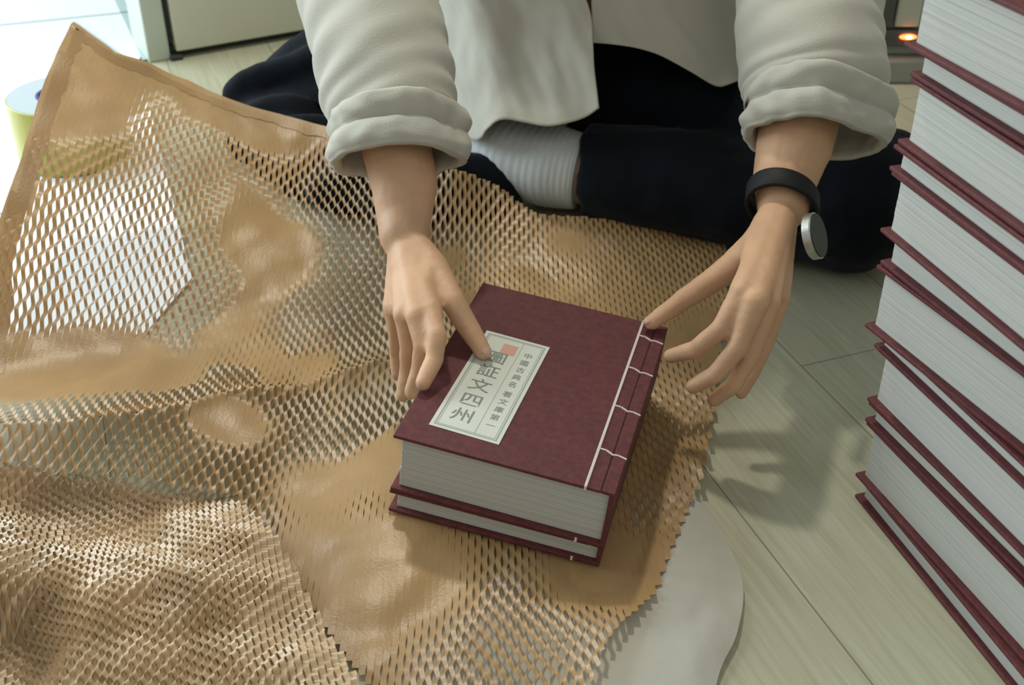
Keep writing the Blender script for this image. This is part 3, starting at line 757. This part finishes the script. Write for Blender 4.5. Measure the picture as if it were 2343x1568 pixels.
def sleeve(pts, seed, side):
    q = cr([(*p, rx, ry) for p, rx, ry in pts], 12); n = len(q)
    def prof(t, a):
        v = Vector((cos(a)*1.2, sin(a)*1.2, t*5+seed))
        return 1+.060*noise.noise(v)+.045*noise.noise(Vector((cos(a)*1.1+t*2, sin(a)*1.1, t*15+seed)))+.012*sin(t*60+3*sin(a+seed))
    o = tube('sleeve', [((p[0], p[1], p[2]), p[3], p[4]) for p in q], 72, M_shirt, sh, prof, False)
    own(o); md = o.modifiers.new('t', 'SOLIDIFY'); md.thickness = .0016
    return q
def cuff(c, d, rx, ry, hgt, seed, shear=0.0):
    """rolled cuff: turned-back bands of cloth wound round the arm"""
    d = Vector(d).normalized(); s = d.cross(Vector((0, 1, .25))).normalized(); t = s.cross(d).normalized(); c = Vector(c)
    prof = []                                 # (offset along the arm, radial gain)
    for b in range(2):
        o0 = -hgt/2 + b*hgt*.34
        for k in range(9):
            a = pi*k/8; prof.append((o0+hgt*.33*(1-cos(a))/2*1.9, .0035+(.0085-b*.002)*sin(a)**.6))
    prof = []
    K = 26
    for k in range(K+1):                      # outside, top to bottom, with two swelling turns
        u = k/K; prof.append((-hgt/2+u*hgt, .003+.0075*abs(sin(u*pi*2.0+.25))**.55*(1 if .02 < u < .98 else .3)))
    for k in range(10): u = 1-k/9; prof.append((-hgt/2+u*hgt*.98, -.005))
    seg = 96; vs = []; fs = []; m = len(prof)
    for i in range(seg):
        a = 2*pi*i/seg
        for o_, g_ in prof:
            w_ = .012*noise.noise(Vector((cos(a)*1.3, sin(a)*1.3, seed+o_*14))) + .004*noise.noise(Vector((cos(a)*4, sin(a)*4, seed+o_*60)))
            rr = g_ + w_
            vs.append(c + d*(o_+shear*cos(a)+.005*noise.noise(Vector((cos(a), sin(a), seed+7)))) + s*cos(a)*(rx+rr) + t*sin(a)*(ry+rr))
    for i in range(seg):
        for k in range(m): fs.append((i*m+k, ((i+1) % seg)*m+k, ((i+1) % seg)*m+(k+1) % m, i*m+(k+1) % m))
    o = mesh_obj('cuff', vs, fs, M_shirt, sh, True); own(o); o['label'] = 'rolled-up cuff'
sl = [((-.12, 1.66, .58), .085, .085), (ad(850, -260, 1.50), .085, .085), (ad(845, -130, 1.385), .083, .078), (ad(845, 0, 1.31), .0770, .07), (ad(866, 110, 1.25), .0770, .068), (ad(893, 210, 1.205), .0760, .066), (ad(912, 290, 1.17), .066, .060)]
sleeve(sl, 1.3, -1)
c = ad(908, 315, 1.155); cuff(c, ad(925, 420, 1.125)-ad(890, 210, 1.20), .0640, .058, .060, 2.0, .010)
srr = [((.22, 1.66, .58), .085, .085), (ad(1850, -260, 1.50), .085, .085), (ad(1850, -130, 1.385), .085, .078), (ad(1852, 0, 1.32), .0800, .07), (ad(1856, 100, 1.275), .0800, .07), (ad(1862, 190, 1.24), .0790, .068), (ad(1862, 250, 1.215), .072, .062)]
sleeve(srr, 7.7, 1)
c = ad(1866, 262, 1.205); cuff(c, ad(1818, 330, 1.185)-ad(1862, 160, 1.245)+Vector((.012, 0, 0)), .0720, .062, .060, 9.0, -.004)

# ------------------------------------------------------------------ wristwatch
wc = at(1790, 462, .2035)
ax = (RWr - at(1796, 410, .216)).normalized()
wt = empty('wristwatch', wc); tag(wt, 'black strapped wristwatch with a dark face and steel edge on the wrist at right', 'watch')
s = ax.cross(Vector((0, 1, .25))).normalized(); t = s.cross(ax).normalized()
tilt = .35
vs = []; fs = []; seg = 64; prof = [(-.011, .001), (.011, .001), (.011, .0042), (.009, .0050), (-.009, .0050), (-.011, .0042)]
for i in range(seg):
    a = 2*pi*i/seg
    for o_, g_ in prof:
        vs.append(ax*(o_+tilt*.020*cos(a)) + s*cos(a)*(.0345+g_) + t*sin(a)*(.0335+g_))
m_ = len(prof)
for i in range(seg):
    for k_ in range(m_): fs.append((i*m_+k_, ((i+1) % seg)*m_+k_, ((i+1) % seg)*m_+(k_+1) % m_, i*m_+(k_+1) % m_))
mesh_obj('strap', vs, fs, M_strap, wt, True)
cc = at(1866, 540, .200); nrm = (Vector((.80, -.38, .42))).normalized()
Rw = nrm.to_track_quat('Z', 'Y').to_matrix().to_4x4(); Rw.translation = cc-wc
def disc(name, r, z0, z1, m, parent, bv=.001):
    bm = bmesh.new(); bmesh.ops.create_cone(bm, cap_ends=True, segments=56, radius1=r, radius2=r, depth=z1-z0, matrix=Matrix.Translation((0, 0, (z0+z1)/2)))
    bmesh.ops.bevel(bm, geom=[e for e in bm.edges if abs(e.verts[0].co.z-e.verts[1].co.z) < 1e-6], offset=bv, segments=2, affect='EDGES')
    bmesh.ops.transform(bm, matrix=Rw, verts=bm.verts); return bm_obj(name, bm, m, parent)
cs = disc('watch_case', .0240, -.006, .003, M_steel, wt); disc('watch_face', .0226, .0028, .0042, M_case, cs, .0004)
bm = bmesh.new(); box_bm(bm, (.0225, -.0025, -.0035), (.0255, .0025, .0005), .0008, 1, M=Rw); bm_obj('crown', bm, M_steel, cs)
